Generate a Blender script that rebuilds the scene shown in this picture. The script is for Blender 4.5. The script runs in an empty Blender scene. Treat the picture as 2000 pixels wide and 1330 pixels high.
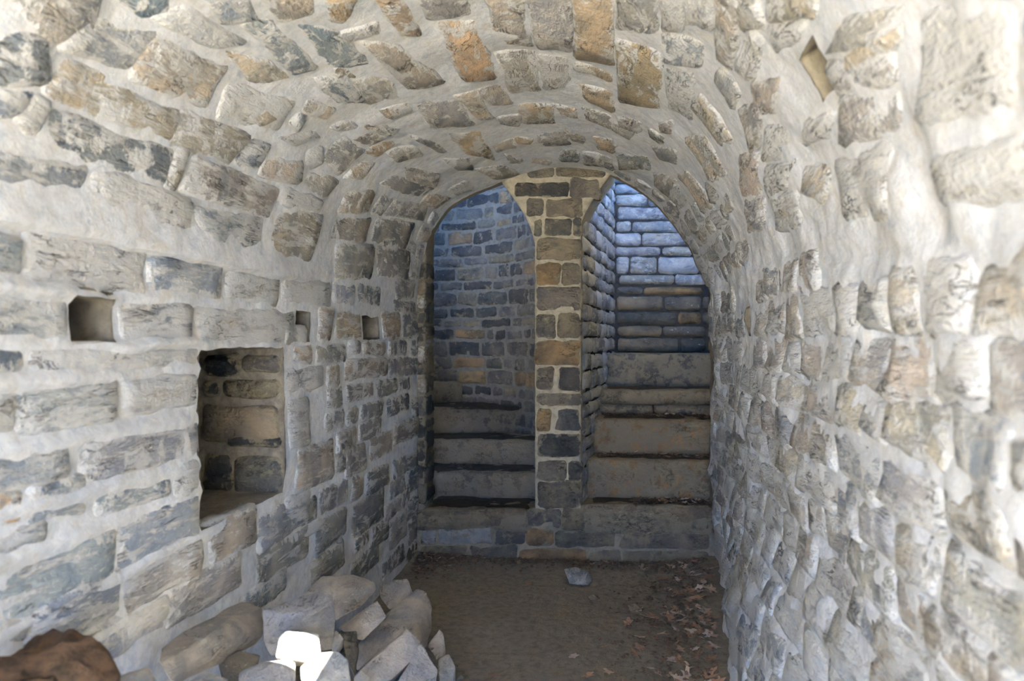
import bpy, bmesh, math, random
import numpy as np
from mathutils import Vector, noise as mnoise

# ------------------------------------------------------------------ camera, sky, sun, exposure
scene = bpy.context.scene
C = scene.collection
F_PX = 1500.0
YAW = math.atan(205.0 / F_PX)
EYE = np.array([0.0, 0.0, 1.5])
cam_d = bpy.data.cameras.new('camera')
cam_d.sensor_width = 36.0
cam_d.lens = 36.0 * F_PX / 2000.0
cam_d.clip_start = 0.02
cam_d.dof.use_dof = True
cam_d.dof.focus_distance = 4.4
cam_d.dof.aperture_fstop = 2.6
cam = bpy.data.objects.new('camera', cam_d)
cam.location = EYE
cam.rotation_euler = (math.pi / 2, 0, YAW)
C.objects.link(cam)
scene.camera = cam

scene.view_settings.view_transform = 'Standard'
scene.view_settings.look = 'None'
scene.view_settings.gamma = 1.0
scene.view_settings.use_curve_mapping = False
scene.view_settings.exposure = 0.62
scene.cycles.max_bounces = 5
scene.cycles.diffuse_bounces = 4
scene.cycles.adaptive_threshold = 0.04
scene.cycles.glossy_bounces = 1
scene.cycles.caustics_reflective = False
scene.cycles.caustics_refractive = False

SUN_FROM = Vector((1.15, -0.65, 2.25)).normalized()     # direction towards the sun
world = bpy.data.worlds.new('sky')
scene.world = world
world.use_nodes = True
wn = world.node_tree.nodes
wl = world.node_tree.links
bg = wn['Background']
bg.inputs['Color'].default_value = (0.11, 0.38, 1.0, 1)     # clear deep blue sky all round
bg.inputs['Strength'].default_value = 12.0

sun_d = bpy.data.lights.new('sun', 'SUN')
sun_d.energy = 265.0
sun_d.color = (1.0, 0.93, 0.75)
sun_d.angle = math.radians(0.6)
sun = bpy.data.objects.new('sun', sun_d)
sun.rotation_euler = (-SUN_FROM).to_track_quat('-Z', 'Y').to_euler()
C.objects.link(sun)

random.seed(11)
rng = np.random.default_rng(11)

# ------------------------------------------------------------------ numeric helpers
CA, SA = math.cos(YAW), math.sin(YAW)
def ray(px, py):
    u = (px - 1000.0) / F_PX
    v = (665.0 - py) / F_PX
    return np.array([-SA + CA * u, CA + SA * u, v])
def at_t(px, py, t):
    return EYE + ray(px, py) * t
def at_y(px, py, y):
    d = ray(px, py)
    return EYE + d * (y / d[1])

def _hash(ix, iy, iz, seed):
    n = (ix.astype(np.int64) * 374761393 + iy.astype(np.int64) * 668265263 + iz.astype(np.int64) * 2147483647 + seed * 974634777) & 0xFFFFFFFF
    n = ((n ^ (n >> 13)) * 1274126177) & 0xFFFFFFFF
    n = n ^ (n >> 16)
    return (n & 0xFFFF) / 65535.0 * 2.0 - 1.0
def vnoise(p, seed=0):
    f = np.floor(p)
    i = f.astype(np.int64)
    w = p - f
    w = w * w * (3 - 2 * w)
    r = 0
    for dx in (0, 1):
        for dy in (0, 1):
            for dz in (0, 1):
                k = (w[:, 0] if dx else 1 - w[:, 0]) * (w[:, 1] if dy else 1 - w[:, 1]) * (w[:, 2] if dz else 1 - w[:, 2])
                r = r + k * _hash(i[:, 0] + dx, i[:, 1] + dy, i[:, 2] + dz, seed)
    return r
def fbm(p, freq, octs=3, seed=0, gain=0.5):
    r = np.zeros(len(p)); a = 1.0; tot = 0.0
    for o in range(octs):
        r += a * vnoise(p * freq, seed + o * 17)
        tot += a; a *= gain; freq *= 2.03
    return r / tot
def sstep(x):
    x = np.clip(x, 0, 1)
    return x * x * (3 - 2 * x)

# ------------------------------------------------------------------ materials
def new_mat(name):
    m = bpy.data.materials.new(name)
    m.use_nodes = True
    nt = m.node_tree
    b = nt.nodes['Principled BSDF']
    b.inputs['Roughness'].default_value = 0.9
    b.inputs['Specular IOR Level'].default_value = 0.2
    return m, nt, b
class G:
    """small node-graph helper"""
    def __init__(s, nt): s.nt = nt
    def n(s, t, **kw):
        x = s.nt.nodes.new(t)
        for k, v in kw.items(): setattr(x, k, v)
        return x
    def l(s, a, b): s.nt.links.new(a, b)
    def noise(s, vec, scale, detail=4, rough=0.55, dist=0.0):
        x = s.n('ShaderNodeTexNoise')
        x.inputs['Scale'].default_value = scale
        x.inputs['Detail'].default_value = detail
        x.inputs['Roughness'].default_value = rough
        x.inputs['Distortion'].default_value = dist
        s.l(vec, x.inputs['Vector'])
        return x.outputs['Fac']
    def math(s, op, a, b=None, c=None, clamp=False):
        x = s.n('ShaderNodeMath', operation=op)
        x.use_clamp = clamp
        for k, v in enumerate((a, b, c)):
            if v is None: continue
            if isinstance(v, (int, float)): x.inputs[k].default_value = v
            else: s.l(v, x.inputs[k])
        return x.outputs[0]
    def ramp(s, fac, lo, hi):
        x = s.n('ShaderNodeMapRange')
        x.interpolation_type = 'SMOOTHSTEP'
        s.l(fac, x.inputs['Value'])
        for nm, v in (('From Min', lo), ('From Max', hi)):
            if isinstance(v, (int, float)): x.inputs[nm].default_value = v
            else: s.l(v, x.inputs[nm])
        return x.outputs['Result']
    def mix(s, fac, a, b, blend='MIX'):
        x = s.n('ShaderNodeMix', data_type='RGBA', blend_type=blend)
        if isinstance(fac, (int, float)): x.inputs[0].default_value = fac
        else: s.l(fac, x.inputs[0])
        for k, v in ((6, a), (7, b)):
            if isinstance(v, tuple): x.inputs[k].default_value = (*v, 1)
            else: s.l(v, x.inputs[k])
        return x.outputs[2]
    def bump(s, height, strength, dist, normal=None):
        x = s.n('ShaderNodeBump')
        x.inputs['Strength'].default_value = strength
        x.inputs['Distance'].default_value = dist
        s.l(height, x.inputs['Height'])
        if normal is not None: s.l(normal, x.inputs['Normal'])
        return x.outputs['Normal']

def stone_material(name, lime, smear=1.62):
    m, nt, b = new_mat(name)
    g = G(nt)
    pos = g.n('ShaderNodeNewGeometry').outputs['Position']
    oi = g.n('ShaderNodeObjectInfo')
    off = g.n('ShaderNodeVectorMath', operation='SCALE')
    comb = g.n('ShaderNodeCombineXYZ')
    g.l(oi.outputs['Random'], comb.inputs[0]); g.l(oi.outputs['Random'], comb.inputs[2])
    g.l(comb.outputs[0], off.inputs[0]); off.inputs['Scale'].default_value = 37.0
    add = g.n('ShaderNodeVectorMath', operation='ADD')
    g.l(pos, add.inputs[0]); g.l(off.outputs[0], add.inputs[1])
    v = add.outputs[0]
    # bedding: streaks stretched along the stone
    mp = g.n('ShaderNodeMapping'); mp.inputs['Scale'].default_value = (1.0, 0.35, 1.6)
    g.l(v, mp.inputs['Vector'])
    vs = mp.outputs['Vector']
    n1 = g.noise(v, 5.5, 4, 0.6, 0.4)
    n2 = g.noise(vs, 17, 6, 0.68, 0.3)
    n3 = g.noise(v, 60, 3, 0.7)
    col = oi.outputs['Color']
    dark = g.mix(1.0, col, (0.58, 0.61, 0.66), 'MULTIPLY')
    warm = g.mix(1.0, col, (1.13, 1.05, 0.95), 'MULTIPLY')
    c = g.mix(g.ramp(n1, 0.35, 0.68), dark, warm)
    c = g.mix(g.math('MULTIPLY', g.ramp(n2, 0.5, 0.75), 0.55), c, col)
    # lime wash left on the face
    wash_n = g.noise(vs, 13, 7, 0.74, 0.35)
    th = g.math('MULTIPLY_ADD', oi.outputs['Alpha'], -0.36, 0.72)
    wash = g.ramp(wash_n, g.math('SUBTRACT', th, 0.03), g.math('ADD', th, 0.035))
    wash = g.math('MULTIPLY', wash, 0.85)
    if smear:
        ed = g.n('ShaderNodeAttribute'); ed.attribute_name = 'edge'
        en = g.noise(v, 13, 5, 0.7)
        k = g.math('MULTIPLY_ADD', en, 2.6, ed.outputs['Fac'])
        sm = g.math('SUBTRACT', 1.0, g.ramp(k, smear - 0.12, smear + 0.12))
        wash = g.math('MAXIMUM', wash, sm)
    limec = g.mix(g.noise(v, 22, 2, 0.6), tuple(0.78 * x for x in lime), lime)
    c = g.mix(wash, c, limec)
    # dark hair cracks along the bedding
    cr = g.noise(vs, 12, 5, 0.65, 0.6)
    crk = g.math('ABSOLUTE', g.math('SUBTRACT', cr, 0.5))
    crm = g.math('MULTIPLY', g.math('SUBTRACT', 1.0, g.ramp(crk, 0.0, 0.018)), g.ramp(g.noise(v, 7, 3), 0.5, 0.62))
    c = g.mix(g.math('MULTIPLY', crm, 0.75), c, (0.05, 0.05, 0.045))
    g.l(c, b.inputs['Base Color'])
    h = g.math('MULTIPLY_ADD', n2, 1.0, g.math('MULTIPLY', n3, 0.35))
    h = g.math('MULTIPLY_ADD', crm, -0.5, h)
    h = g.math('MULTIPLY_ADD', wash, 0.12, h)
    g.l(g.bump(h, 0.9, 0.028), b.inputs['Normal'])
    return m

def mortar_material(name, c1, c2, c3, rough_bump=0.6, stain=False):
    m, nt, b = new_mat(name)
    g = G(nt)
    pos = g.n('ShaderNodeNewGeometry').outputs['Position']
    n1 = g.noise(pos, 4, 6, 0.6, 0.5)
    n2 = g.noise(pos, 24, 8, 0.7, 0.3)
    n3 = g.noise(pos, 110, 4, 0.7)
    c = g.mix(g.ramp(n2, 0.32, 0.62), c2, c1)
    c = g.mix(g.math('MULTIPLY', g.ramp(n1, 0.5, 0.72), 0.7), c, c3)
    if stain:
        k1 = g.noise(pos, 13, 6, 0.72, 0.4)
        c = g.mix(g.math('MULTIPLY', g.ramp(k1, 0.54, 0.64), 0.5), c, (0.43, 0.46, 0.48))
        c = g.mix(g.math('MULTIPLY', g.math('SUBTRACT', 1.0, g.ramp(k1, 0.36, 0.46)), 0.45), c, (0.57, 0.50, 0.40))
    g.l(c, b.inputs['Base Color'])
    h = g.math('MULTIPLY_ADD', n2, 1.0, g.math('MULTIPLY', n3, 0.3))
    g.l(g.bump(h, rough_bump, 0.012), b.inputs['Normal'])
    return m

LIME = (0.74, 0.72, 0.67)
M_STONE = stone_material('limewashed_stone', LIME)
M_STONE_PLAIN = stone_material('grey_brown_stone', (0.235, 0.205, 0.15), smear=1.45)
M_STONE_DRY = stone_material('dry_laid_stone', (0.55, 0.56, 0.55), smear=0)
M_ROCK = stone_material('loose_rock', (0.48, 0.45, 0.41), smear=0)
M_MORTAR = mortar_material('lime_mortar', (0.82, 0.80, 0.76), (0.64, 0.625, 0.585), (0.55, 0.57, 0.58), stain=True)
M_MORTAR_DIM = mortar_material('brown_mortar', (0.25, 0.22, 0.165), (0.17, 0.15, 0.112), (0.15, 0.14, 0.12))
M_MORTAR_PILLAR = mortar_material('tan_mortar', (0.36, 0.32, 0.235), (0.24, 0.215, 0.16), (0.20, 0.18, 0.145))
M_JOINT_DARK = mortar_material('open_joint_earth', (0.05, 0.045, 0.04), (0.025, 0.022, 0.02), (0.07, 0.06, 0.05))
M_DIRT = mortar_material('packed_dirt', (0.215, 0.19, 0.145), (0.13, 0.115, 0.09), (0.17, 0.155, 0.13), 0.8)
M_LITTER = mortar_material('dark_leaf_mould', (0.14, 0.10, 0.07), (0.07, 0.055, 0.042), (0.20, 0.13, 0.085), 1.0)
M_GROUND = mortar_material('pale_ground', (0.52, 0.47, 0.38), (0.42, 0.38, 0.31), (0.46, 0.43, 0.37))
M_CLOD = mortar_material('rusty_clod', (0.095, 0.06, 0.037), (0.025, 0.018, 0.013), (0.15, 0.105, 0.072), 1.0)
M_LEAF = []
for i, c in enumerate([(0.36, 0.22, 0.14), (0.28, 0.18, 0.12), (0.48, 0.36, 0.27), (0.54, 0.44, 0.36)]):
    m, nt, b = new_mat('dry_leaf_%s' % 'abcd'[i])
    g = G(nt)
    pos = g.n('ShaderNodeNewGeometry').outputs['Position']
    g.l(g.mix(g.noise(pos, 70, 4), tuple(x * 0.6 for x in c), c), b.inputs['Base Color'])
    M_LEAF.append(m)

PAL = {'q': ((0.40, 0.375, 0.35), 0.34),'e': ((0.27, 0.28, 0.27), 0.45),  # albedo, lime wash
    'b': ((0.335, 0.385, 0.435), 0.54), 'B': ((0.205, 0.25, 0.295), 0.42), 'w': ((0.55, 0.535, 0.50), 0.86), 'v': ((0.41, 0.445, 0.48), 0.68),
    't': ((0.43, 0.385, 0.315), 0.50), 'o': ((0.43, 0.33, 0.21), 0.50), 'O': ((0.66, 0.46, 0.28), 0.42),
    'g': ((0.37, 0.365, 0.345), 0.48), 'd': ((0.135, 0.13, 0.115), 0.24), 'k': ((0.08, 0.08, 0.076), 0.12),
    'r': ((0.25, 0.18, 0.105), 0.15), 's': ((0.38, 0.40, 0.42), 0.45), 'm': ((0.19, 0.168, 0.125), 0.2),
}

# ------------------------------------------------------------------ object helpers
def link(name, me, mat, parent=None, label=None, cat=None, group=None, kind=None):
    o = bpy.data.objects.new(name, me)
    if mat is not None:
        me.materials.append(mat)
    C.objects.link(o)
    if parent is not None: o.parent = parent
    if label: o['label'] = label
    if cat: o['category'] = cat
    if group: o['group'] = group
    if kind: o['kind'] = kind
    return o
def mesh(name, verts, faces, smooth=True):
    me = bpy.data.meshes.new(name)
    me.from_pydata([tuple(v) for v in verts], [], [tuple(int(i) for i in f) for f in faces])
    if smooth: me.polygons.foreach_set('use_smooth', [True] * len(me.polygons))
    me.update()
    return me

class Surf:
    """a masonry face: pt(a, b) -> points and outward normals"""
    def __init__(s, fn): s.fn = fn
    def __call__(s, a, b, h):
        P, N = s.fn(np.asarray(a, float), np.asarray(b, float))
        return P + N * np.asarray(h)[:, None]

def plane_surf(origin, U, V, N):
    origin, U, V, N = (np.array(x, float) for x in (origin, U, V, N))
    return Surf(lambda a, b: (origin + a[:, None] * U + b[:, None] * V, np.repeat(N[None], len(a), 0)))

def make_sheet(name, surf, aa, bb, holes, disp, mat, parent=None, warp=0.0, seed=0, **kw):
    """displaced face with rectangular holes left out; holes: (a0,a1,b0,b1)"""
    aa = sorted(set([round(x, 5) for x in aa] + [round(h[k], 5) for h in holes for k in (0, 1)]))
    bb = sorted(set([round(x, 5) for x in bb] + [round(h[k], 5) for h in holes for k in (2, 3)]))
    def thin(v, keep):
        out = [v[0]]
        for x in v[1:]:
            if x - out[-1] < 0.004:
                if x in keep: out[-1] = x
                continue
            out.append(x)
        return out
    aa = thin(aa, set(round(h[k], 5) for h in holes for k in (0, 1)))
    bb = thin(bb, set(round(h[k], 5) for h in holes for k in (2, 3)))
    A, B = np.meshgrid(aa, bb, indexing='ij')
    a, b = A.ravel(), B.ravel()
    p3 = np.stack([a, b, np.zeros_like(a)], 1)
    wa = warp * fbm(p3, 9, 3, seed + 101); wb = warp * fbm(p3, 9, 3, seed + 202)
    V = surf(a + wa, b + wb, disp(a, b))
    na, nb = len(aa), len(bb)
    I = np.arange(na * nb).reshape(na, nb)
    ca = (np.array(aa)[:-1] + np.array(aa)[1:]) / 2
    cb = (np.array(bb)[:-1] + np.array(bb)[1:]) / 2
    CAx, CBx = np.meshgrid(ca, cb, indexing='ij')
    keep = np.ones_like(CAx, bool)
    for h in holes:
        keep &= ~((CAx > h[0]) & (CAx < h[1]) & (CBx > h[2]) & (CBx < h[3]))
    q = np.stack([I[:-1, :-1], I[1:, :-1], I[1:, 1:], I[:-1, 1:]], -1)[keep]
    me = mesh(name, V, q)
    return link(name, me, mat, parent, **kw)

STONE_COUNT = [0]
def stone(parent, surf, quad, code, mat=None, lift=0.010, rough=0.006, tilt=0.0, grid=None, name='stone', wob=0.012, back=0.06, sink=0.003, rim=0.022, jit=0.18, grow=0.0, tone=0.0):
    """quad: four (a,b) corners in order (00,10,11,01)"""
    STONE_COUNT[0] += 1
    if code == 'd' and surf is LIN: code = 'e'
    if code in 'bBv': tone *= 0.3
    sd = STONE_COUNT[0]
    q = np.array(quad, float)
    if grow:
        c0 = q.mean(0)
        w0 = (np.linalg.norm(q[1] - q[0]) + np.linalg.norm(q[2] - q[3])) / 2; h0 = (np.linalg.norm(q[3] - q[0]) + np.linalg.norm(q[2] - q[1])) / 2
        eu = (q[1] - q[0] + q[2] - q[3]) / 2 / w0; ev_ = (q[3] - q[0] + q[2] - q[1]) / 2 / h0
        for k, (sx, sy) in enumerate(((-1, -1), (1, -1), (1, 1), (-1, 1))): q[k] = q[k] + eu * sx * grow + ev_ * sy * grow
    W = (np.linalg.norm(q[1] - q[0]) + np.linalg.norm(q[2] - q[3])) / 2
    H = (np.linalg.norm(q[3] - q[0]) + np.linalg.norm(q[2] - q[1])) / 2
    if grid is None:
        nu = int(np.clip(round(W / 0.045), 3, 8)); nv = int(np.clip(round(H / 0.04), 3, 5))
    else: nu, nv = grid
    def axis(n, L):
        r = min(rim, L * 0.3) / L
        inner = np.linspace(r, 1 - r, n - 1)
        return np.concatenate([[0], inner, [1]])
    uu, vv = axis(nu, W), axis(nv, H)
    U, V = np.meshgrid(uu, vv, indexing='ij')
    u, v = U.ravel(), V.ravel()
    # rounded corners
    du, dv = np.abs(u - 0.5) * 2, np.abs(v - 0.5) * 2
    corner = np.where((du > 0.99) & (dv > 0.99), 1.0, 0.0)
    cu = 0.5 + (u - 0.5) * (1 - corner * min(0.14, 0.02 / W)); cv = 0.5 + (v - 0.5) * (1 - corner * min(0.2, 0.02 / H))
    w00, w10, w11, w01 = (1 - cu) * (1 - cv), cu * (1 - cv), cu * cv, (1 - cu) * cv
    ab = w00[:, None] * q[0] + w10[:, None] * q[1] + w11[:, None] * q[2] + w01[:, None] * q[3]
    p3 = np.concatenate([ab, np.full((len(ab), 1), sd * 3.7)], 1)
    wobl = min(wob, 0.12 * min(W, H))
    ab[:, 0] += wobl * fbm(p3, 11, 2, 5) * 1.5
    ab[:, 1] += wobl * fbm(p3, 11, 2, 9) * 1.5
    e = np.minimum(np.minimum(u, 1 - u) * W, np.minimum(v, 1 - v) * H)
    on = e < 1e-6
    r2 = random.Random(sd)
    li = lift * (1 + jit * 3 * (r2.random() - 0.5))
    h = li * (0.55 + 0.45 * sstep(e / 0.06)) + rough * 1.6 * fbm(p3, 14, 3, 3) + tilt * (0.5 - v)
    h = h + rough * (r2.random() - 0.5) * (u - 0.5) * 2 + rough * (r2.random() - 0.5) * (v - 0.5) * 2
    h = np.where(on, -sink, h)
    Vt = surf(ab[:, 0], ab[:, 1], h)
    n1, n2 = len(uu), len(vv)
    I = np.arange(n1 * n2).reshape(n1, n2)
    faces = np.stack([I[:-1, :-1], I[1:, :-1], I[1:, 1:], I[:-1, 1:]], -1).reshape(-1, 4).tolist()
    ring = list(I[:, 0]) + list(I[-1, 1:]) + list(I[-2::-1, -1]) + list(I[0, -2:0:-1])
    bk = surf(ab[ring, 0], ab[ring, 1], np.full(len(ring), -back))
    n0 = len(Vt)
    for k in range(len(ring)):
        k2 = (k + 1) % len(ring)
        faces.append([ring[k2], ring[k], n0 + k, n0 + k2])
    faces.append([n0 + k for k in range(len(ring))][::-1])
    me = mesh(name, np.concatenate([Vt, bk]), faces)
    at = me.attributes.new('edge', 'FLOAT', 'POINT')
    ev = np.concatenate([np.clip(e / 0.05, 0, 1), np.zeros(len(ring))])
    at.data.foreach_set('value', ev.astype(np.float32))
    o = link(name, me, mat or M_STONE, parent)
    col, wash = PAL[code]
    col = tuple(c * (1 - tone) + t * tone for c, t in zip(col, (0.60, 0.58, 0.53)))
    f = 1 + 0.28 * (r2.random() - 0.5)
    o.color = (col[0] * f * (1 + 0.08 * (r2.random() - 0.5)), col[1] * f, col[2] * f * (1 + 0.08 * (r2.random() - 0.5)), min(1, max(0, wash + 0.2 * (r2.random() - 0.5))))
    return o

# ------------------------------------------------------------------ tunnel profile (left floor, over the vault, right floor)
CTRL = [(-1.385, -0.12), (-1.38, 0.5), (-1.375, 1.1), (-1.375, 1.60), (-1.37, 1.80), (-1.345, 2.05), (-1.295, 2.23), (-1.18, 2.40),
        (-1.0, 2.51), (-0.80, 2.585), (-0.60, 2.645), (-0.43, 2.675), (-0.23, 2.66), (-0.05, 2.618), (0.186, 2.485), (0.34, 2.33), (0.45, 2.16),
        (0.545, 1.98), (0.60, 1.80), (0.62, 1.60), (0.625, 1.1), (0.635, 0.5), (0.65, -0.12)]
def catmull(P, n=14):
    P = [np.array(p) for p in P]
    P = [2 * P[0] - P[1]] + P + [2 * P[-1] - P[-2]]
    out = []
    for i in range(1, len(P) - 2):
        for k in range(n):
            t = k / n
            out.append(0.5 * ((2 * P[i]) + (-P[i - 1] + P[i + 1]) * t + (2 * P[i - 1] - 5 * P[i] + 4 * P[i + 1] - P[i + 2]) * t * t
                              + (-P[i - 1] + 3 * P[i] - 3 * P[i + 1] + P[i + 2]) * t ** 3))
    out.append(P[-2])
    return np.array(out)
PROF = catmull(CTRL)
SEG = np.linalg.norm(np.diff(PROF, axis=0), axis=1)
SARC = np.concatenate([[0], np.cumsum(SEG)])
STOT = SARC[-1]
TAN = np.gradient(PROF, SARC, axis=0)
TAN /= np.linalg.norm(TAN, axis=1)[:, None]
NOR = np.stack([TAN[:, 1], -TAN[:, 0]], 1)     # pointing into the room
def tunnel_fn(s, y):
    x = np.interp(s, SARC, PROF[:, 0]); z = np.interp(s, SARC, PROF[:, 1])
    nx = np.interp(s, SARC, NOR[:, 0]); nz = np.interp(s, SARC, NOR[:, 1])
    return np.stack([x, y, z], 1), np.stack([nx, np.zeros_like(nx), nz], 1)
TUN = Surf(tunnel_fn)
def lining_fn(s, y):
    P, N = tunnel_fn(s, y)
    return P + N * base_tunnel(s, y)[:, None], N
LIN = Surf(lining_fn)
HALF = len(PROF) // 2
def s_left(z): return float(np.interp(z, PROF[:HALF, 1], SARC[:HALF]))
def s_right(z): return float(np.interp(-z, -PROF[HALF:, 1], SARC[HALF:]))
def unproject(px, py):
    """pixel -> (s, y) on the tunnel lining"""
    d = ray(px, py)
    o = np.array([0.0, 1.5]); dd = np.array([d[0], d[2]])
    best = None
    a, b = PROF[:-1], PROF[1:]
    e = b - a
    den = dd[0] * e[:, 1] - dd[1] * e[:, 0]
    den = np.where(np.abs(den) < 1e-12, 1e-12, den)
    w = a - o
    t = (w[:, 0] * e[:, 1] - w[:, 1] * e[:, 0]) / den
    k = (w[:, 0] * dd[1] - w[:, 1] * dd[0]) / den
    ok = (t > 0) & (k >= -1e-9) & (k <= 1 + 1e-9)
    i = np.where(ok)[0]
    i = i[np.argmin(t[i])]
    return float(SARC[i] + k[i] * SEG[i]), float(t[i] * d[1])
S_SPR_L, S_SPR_R = s_left(1.765), s_right(1.80)
Y_IN, Y_END = -2.6, 5.22

def lpx(px):                      # tunnel distance of the left wall face at an image column
    return unproject(px, 700)[1]
def lz(px, py):
    d = ray(px, py); t = -1.375 / d[0]
    return 1.5 + d[2] * t

# openings in the lining: (s0,s1,y0,y1)
NICHE = (s_left(0.865), s_left(1.472), lpx(390), lpx(556))
HOLE_A = (s_left(1.492), s_left(1.615), lpx(136), lpx(222))
HOLE_B = (s_left(1.492), s_left(1.628), lpx(577), lpx(606))
HOLE_C = (s_left(1.505), s_left(1.635), lpx(707), lpx(740))
sa, ya = unproject(1545, 165); sb, yb = unproject(1600, 120)
HOLE_D = (sa - 0.02, sa + 0.10, 1.79, 1.95)
HOLE_E = (s_right(1.66), s_right(1.52), 3.62, 3.78)
SUN_SPOT = at_t(585, 1285, 2.42)                    # where the sunbeam lands on the heap
def along_sun(p):
    for k in range(1, 4000):
        q = p + np.array(SUN_FROM) * 0.001 * k
        i = int(np.argmin(np.abs(PROF[:, 0] - q[0]) + 10 * (PROF[:, 1] < 1.85)))
        if q[2] > PROF[i, 1]: return float(SARC[i]), float(q[1])
s_sky, y_sky = along_sun(SUN_SPOT)
SUNBEAM_HOLE = (s_sky - 0.075, s_sky + 0.075, y_sky - 0.13, y_sky + 0.04)  # opening added out of view to let the sunbeam onto the heap

# ------------------------------------------------------------------ floor and ground outside
def floor_h(x, y):
    p = np.stack([x, y, np.zeros_like(x)], 1)
    h = 0.02 * fbm(p, 1.6, 3, 41) + 0.007 * fbm(p, 14, 3, 42)
    h += 0.05 * sstep((x - 0.2) / 0.45) * sstep((y - 2.2) / 1.0)           # silt banked against the side wall
    h += 0.03 * sstep((y - 4.7) / 0.5)
    return h
def floor_z(x, y): return float(floor_h(np.array([x]), np.array([y]))[0])
fs = Surf(lambda a, b: (np.stack([a, b, np.zeros_like(a)], 1), np.repeat(np.array([[0, 0, 1.0]]), len(a), 0)))
make_sheet('floor', fs, np.arange(-1.46, 0.74, 0.025), np.concatenate([np.arange(-2.6, 0.7, 0.07), np.arange(0.7, 5.31, 0.025)]), [], floor_h, M_DIRT, kind='structure',
           label='packed brown dirt floor of the vaulted passage', cat='floor')
floor_in = make_sheet('bounce_floor', fs, np.arange(-1.42, 0.70, 0.1), np.arange(-2.6, 2.05, 0.1), [], lambda a, b: 0.03 + 0.5 * floor_h(a, b), M_GROUND, kind='structure',  # pale layer out of view, added to throw light up at the vault
           label='unseen pale floor layer at the entrance end, added to bounce light', cat='floor')
gs = make_sheet('ground', fs, np.linspace(-14, 14, 15), np.linspace(-16, 12, 15), [], lambda a, b: np.full(len(a), -0.16), M_GROUND, kind='structure',
                label='pale open ground outside the vaulted passage', cat='ground')

# ------------------------------------------------------------------ tunnel lining: mortar sheets
def ridges(z, y, a, b):
    return 0
BEDS_NEAR = [1.626, 1.488, 1.406, 1.245, 1.10, 0.998, 0.846, 0.715]
def base_tunnel(s, y):
    p = np.stack([s, y, np.zeros_like(s)], 1)
    h = 0.013 * fbm(p, 4.5, 2, 1)
    right = sstep((s - (S_SPR_R - 0.5)) / 0.5)
    zz = STOT - s - 0.12
    foot = 0.15 * sstep((5.0 - y) / 1.7) * sstep((0.85 - zz) / 0.85) * (s > S_SPR_R)      # the foot of the rough wall leans in
    return h + foot + right * (0.034 * fbm(p * np.array([1.0, 0.8, 1]), 5.0, 2, 6, 0.6))
def disp_tunnel(s, y):
    p = np.stack([s, y, np.zeros_like(s)], 1)
    right = sstep((s - (S_SPR_R - 0.5)) / 0.5)
    h = base_tunnel(s, y) + (0.004 + 0.006 * right) * fbm(p, 22, 3, 2)
    # bulging bed joints on the near part of the wall with the niche
    near = sstep((2.75 - y) / 0.5)
    for i, z0 in enumerate(BEDS_NEAR):
        s0 = s_left(z0) + 0.012 * vnoise(np.stack([y * 3.1, np.full_like(y, i * 7.3), np.zeros_like(y)], 1), 3)
        amp = 0.008 + 0.020 * np.clip(vnoise(np.stack([y * 2.3 + i * 5, np.full_like(y, i * 3.1), np.zeros_like(y)], 1), 8) + 0.55, 0, 1.4)
        prof = np.exp(-((s - s0) / 0.017) ** 2)
        h = h + near * amp * prof * (s < S_SPR_L)
    # the vault oversails the wall below it
    s0 = S_SPR_L + 0.012 * vnoise(np.stack([y * 3.0, np.zeros_like(y), np.zeros_like(y)], 1), 5)
    over = sstep((s - s0 + 0.008) / 0.016) * (1 - sstep((s - s0) / 0.16)) * 0.036
    h = h + over * sstep((3.35 - y) / 0.25)
    return h
st = 0.018
common = dict(warp=0.010)
HL = [NICHE, HOLE_A, HOLE_B, HOLE_C]
ysamp = np.concatenate([np.arange(Y_IN, 0.7, 0.07), np.arange(0.7, Y_END + 1e-6, 0.02)])
wall_left = make_sheet('wall_left', TUN, np.arange(0, S_SPR_L + 1e-6, st).tolist() + [S_SPR_L], ysamp, HL, disp_tunnel, M_MORTAR, kind='structure',
                       label='limewashed stone side wall with a square niche and beam holes', cat='wall', **common)
ceiling = make_sheet('ceiling', TUN, [S_SPR_L] + np.arange(S_SPR_L + st, S_SPR_R - 0.005, st).tolist() + [S_SPR_R], ysamp, [SUNBEAM_HOLE, HOLE_D], disp_tunnel, M_MORTAR, kind='structure',
                     label='limewashed stone barrel vault over the passage', cat='ceiling', **common)
wall_right = make_sheet('wall_right', TUN, [S_SPR_R] + np.arange(S_SPR_R + st, STOT - 0.005, st).tolist() + [STOT], ysamp, [HOLE_E], disp_tunnel, M_MORTAR, kind='structure',
                        label='rough pale stone side wall close to the camera, without a niche', cat='wall', **common)

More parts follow.
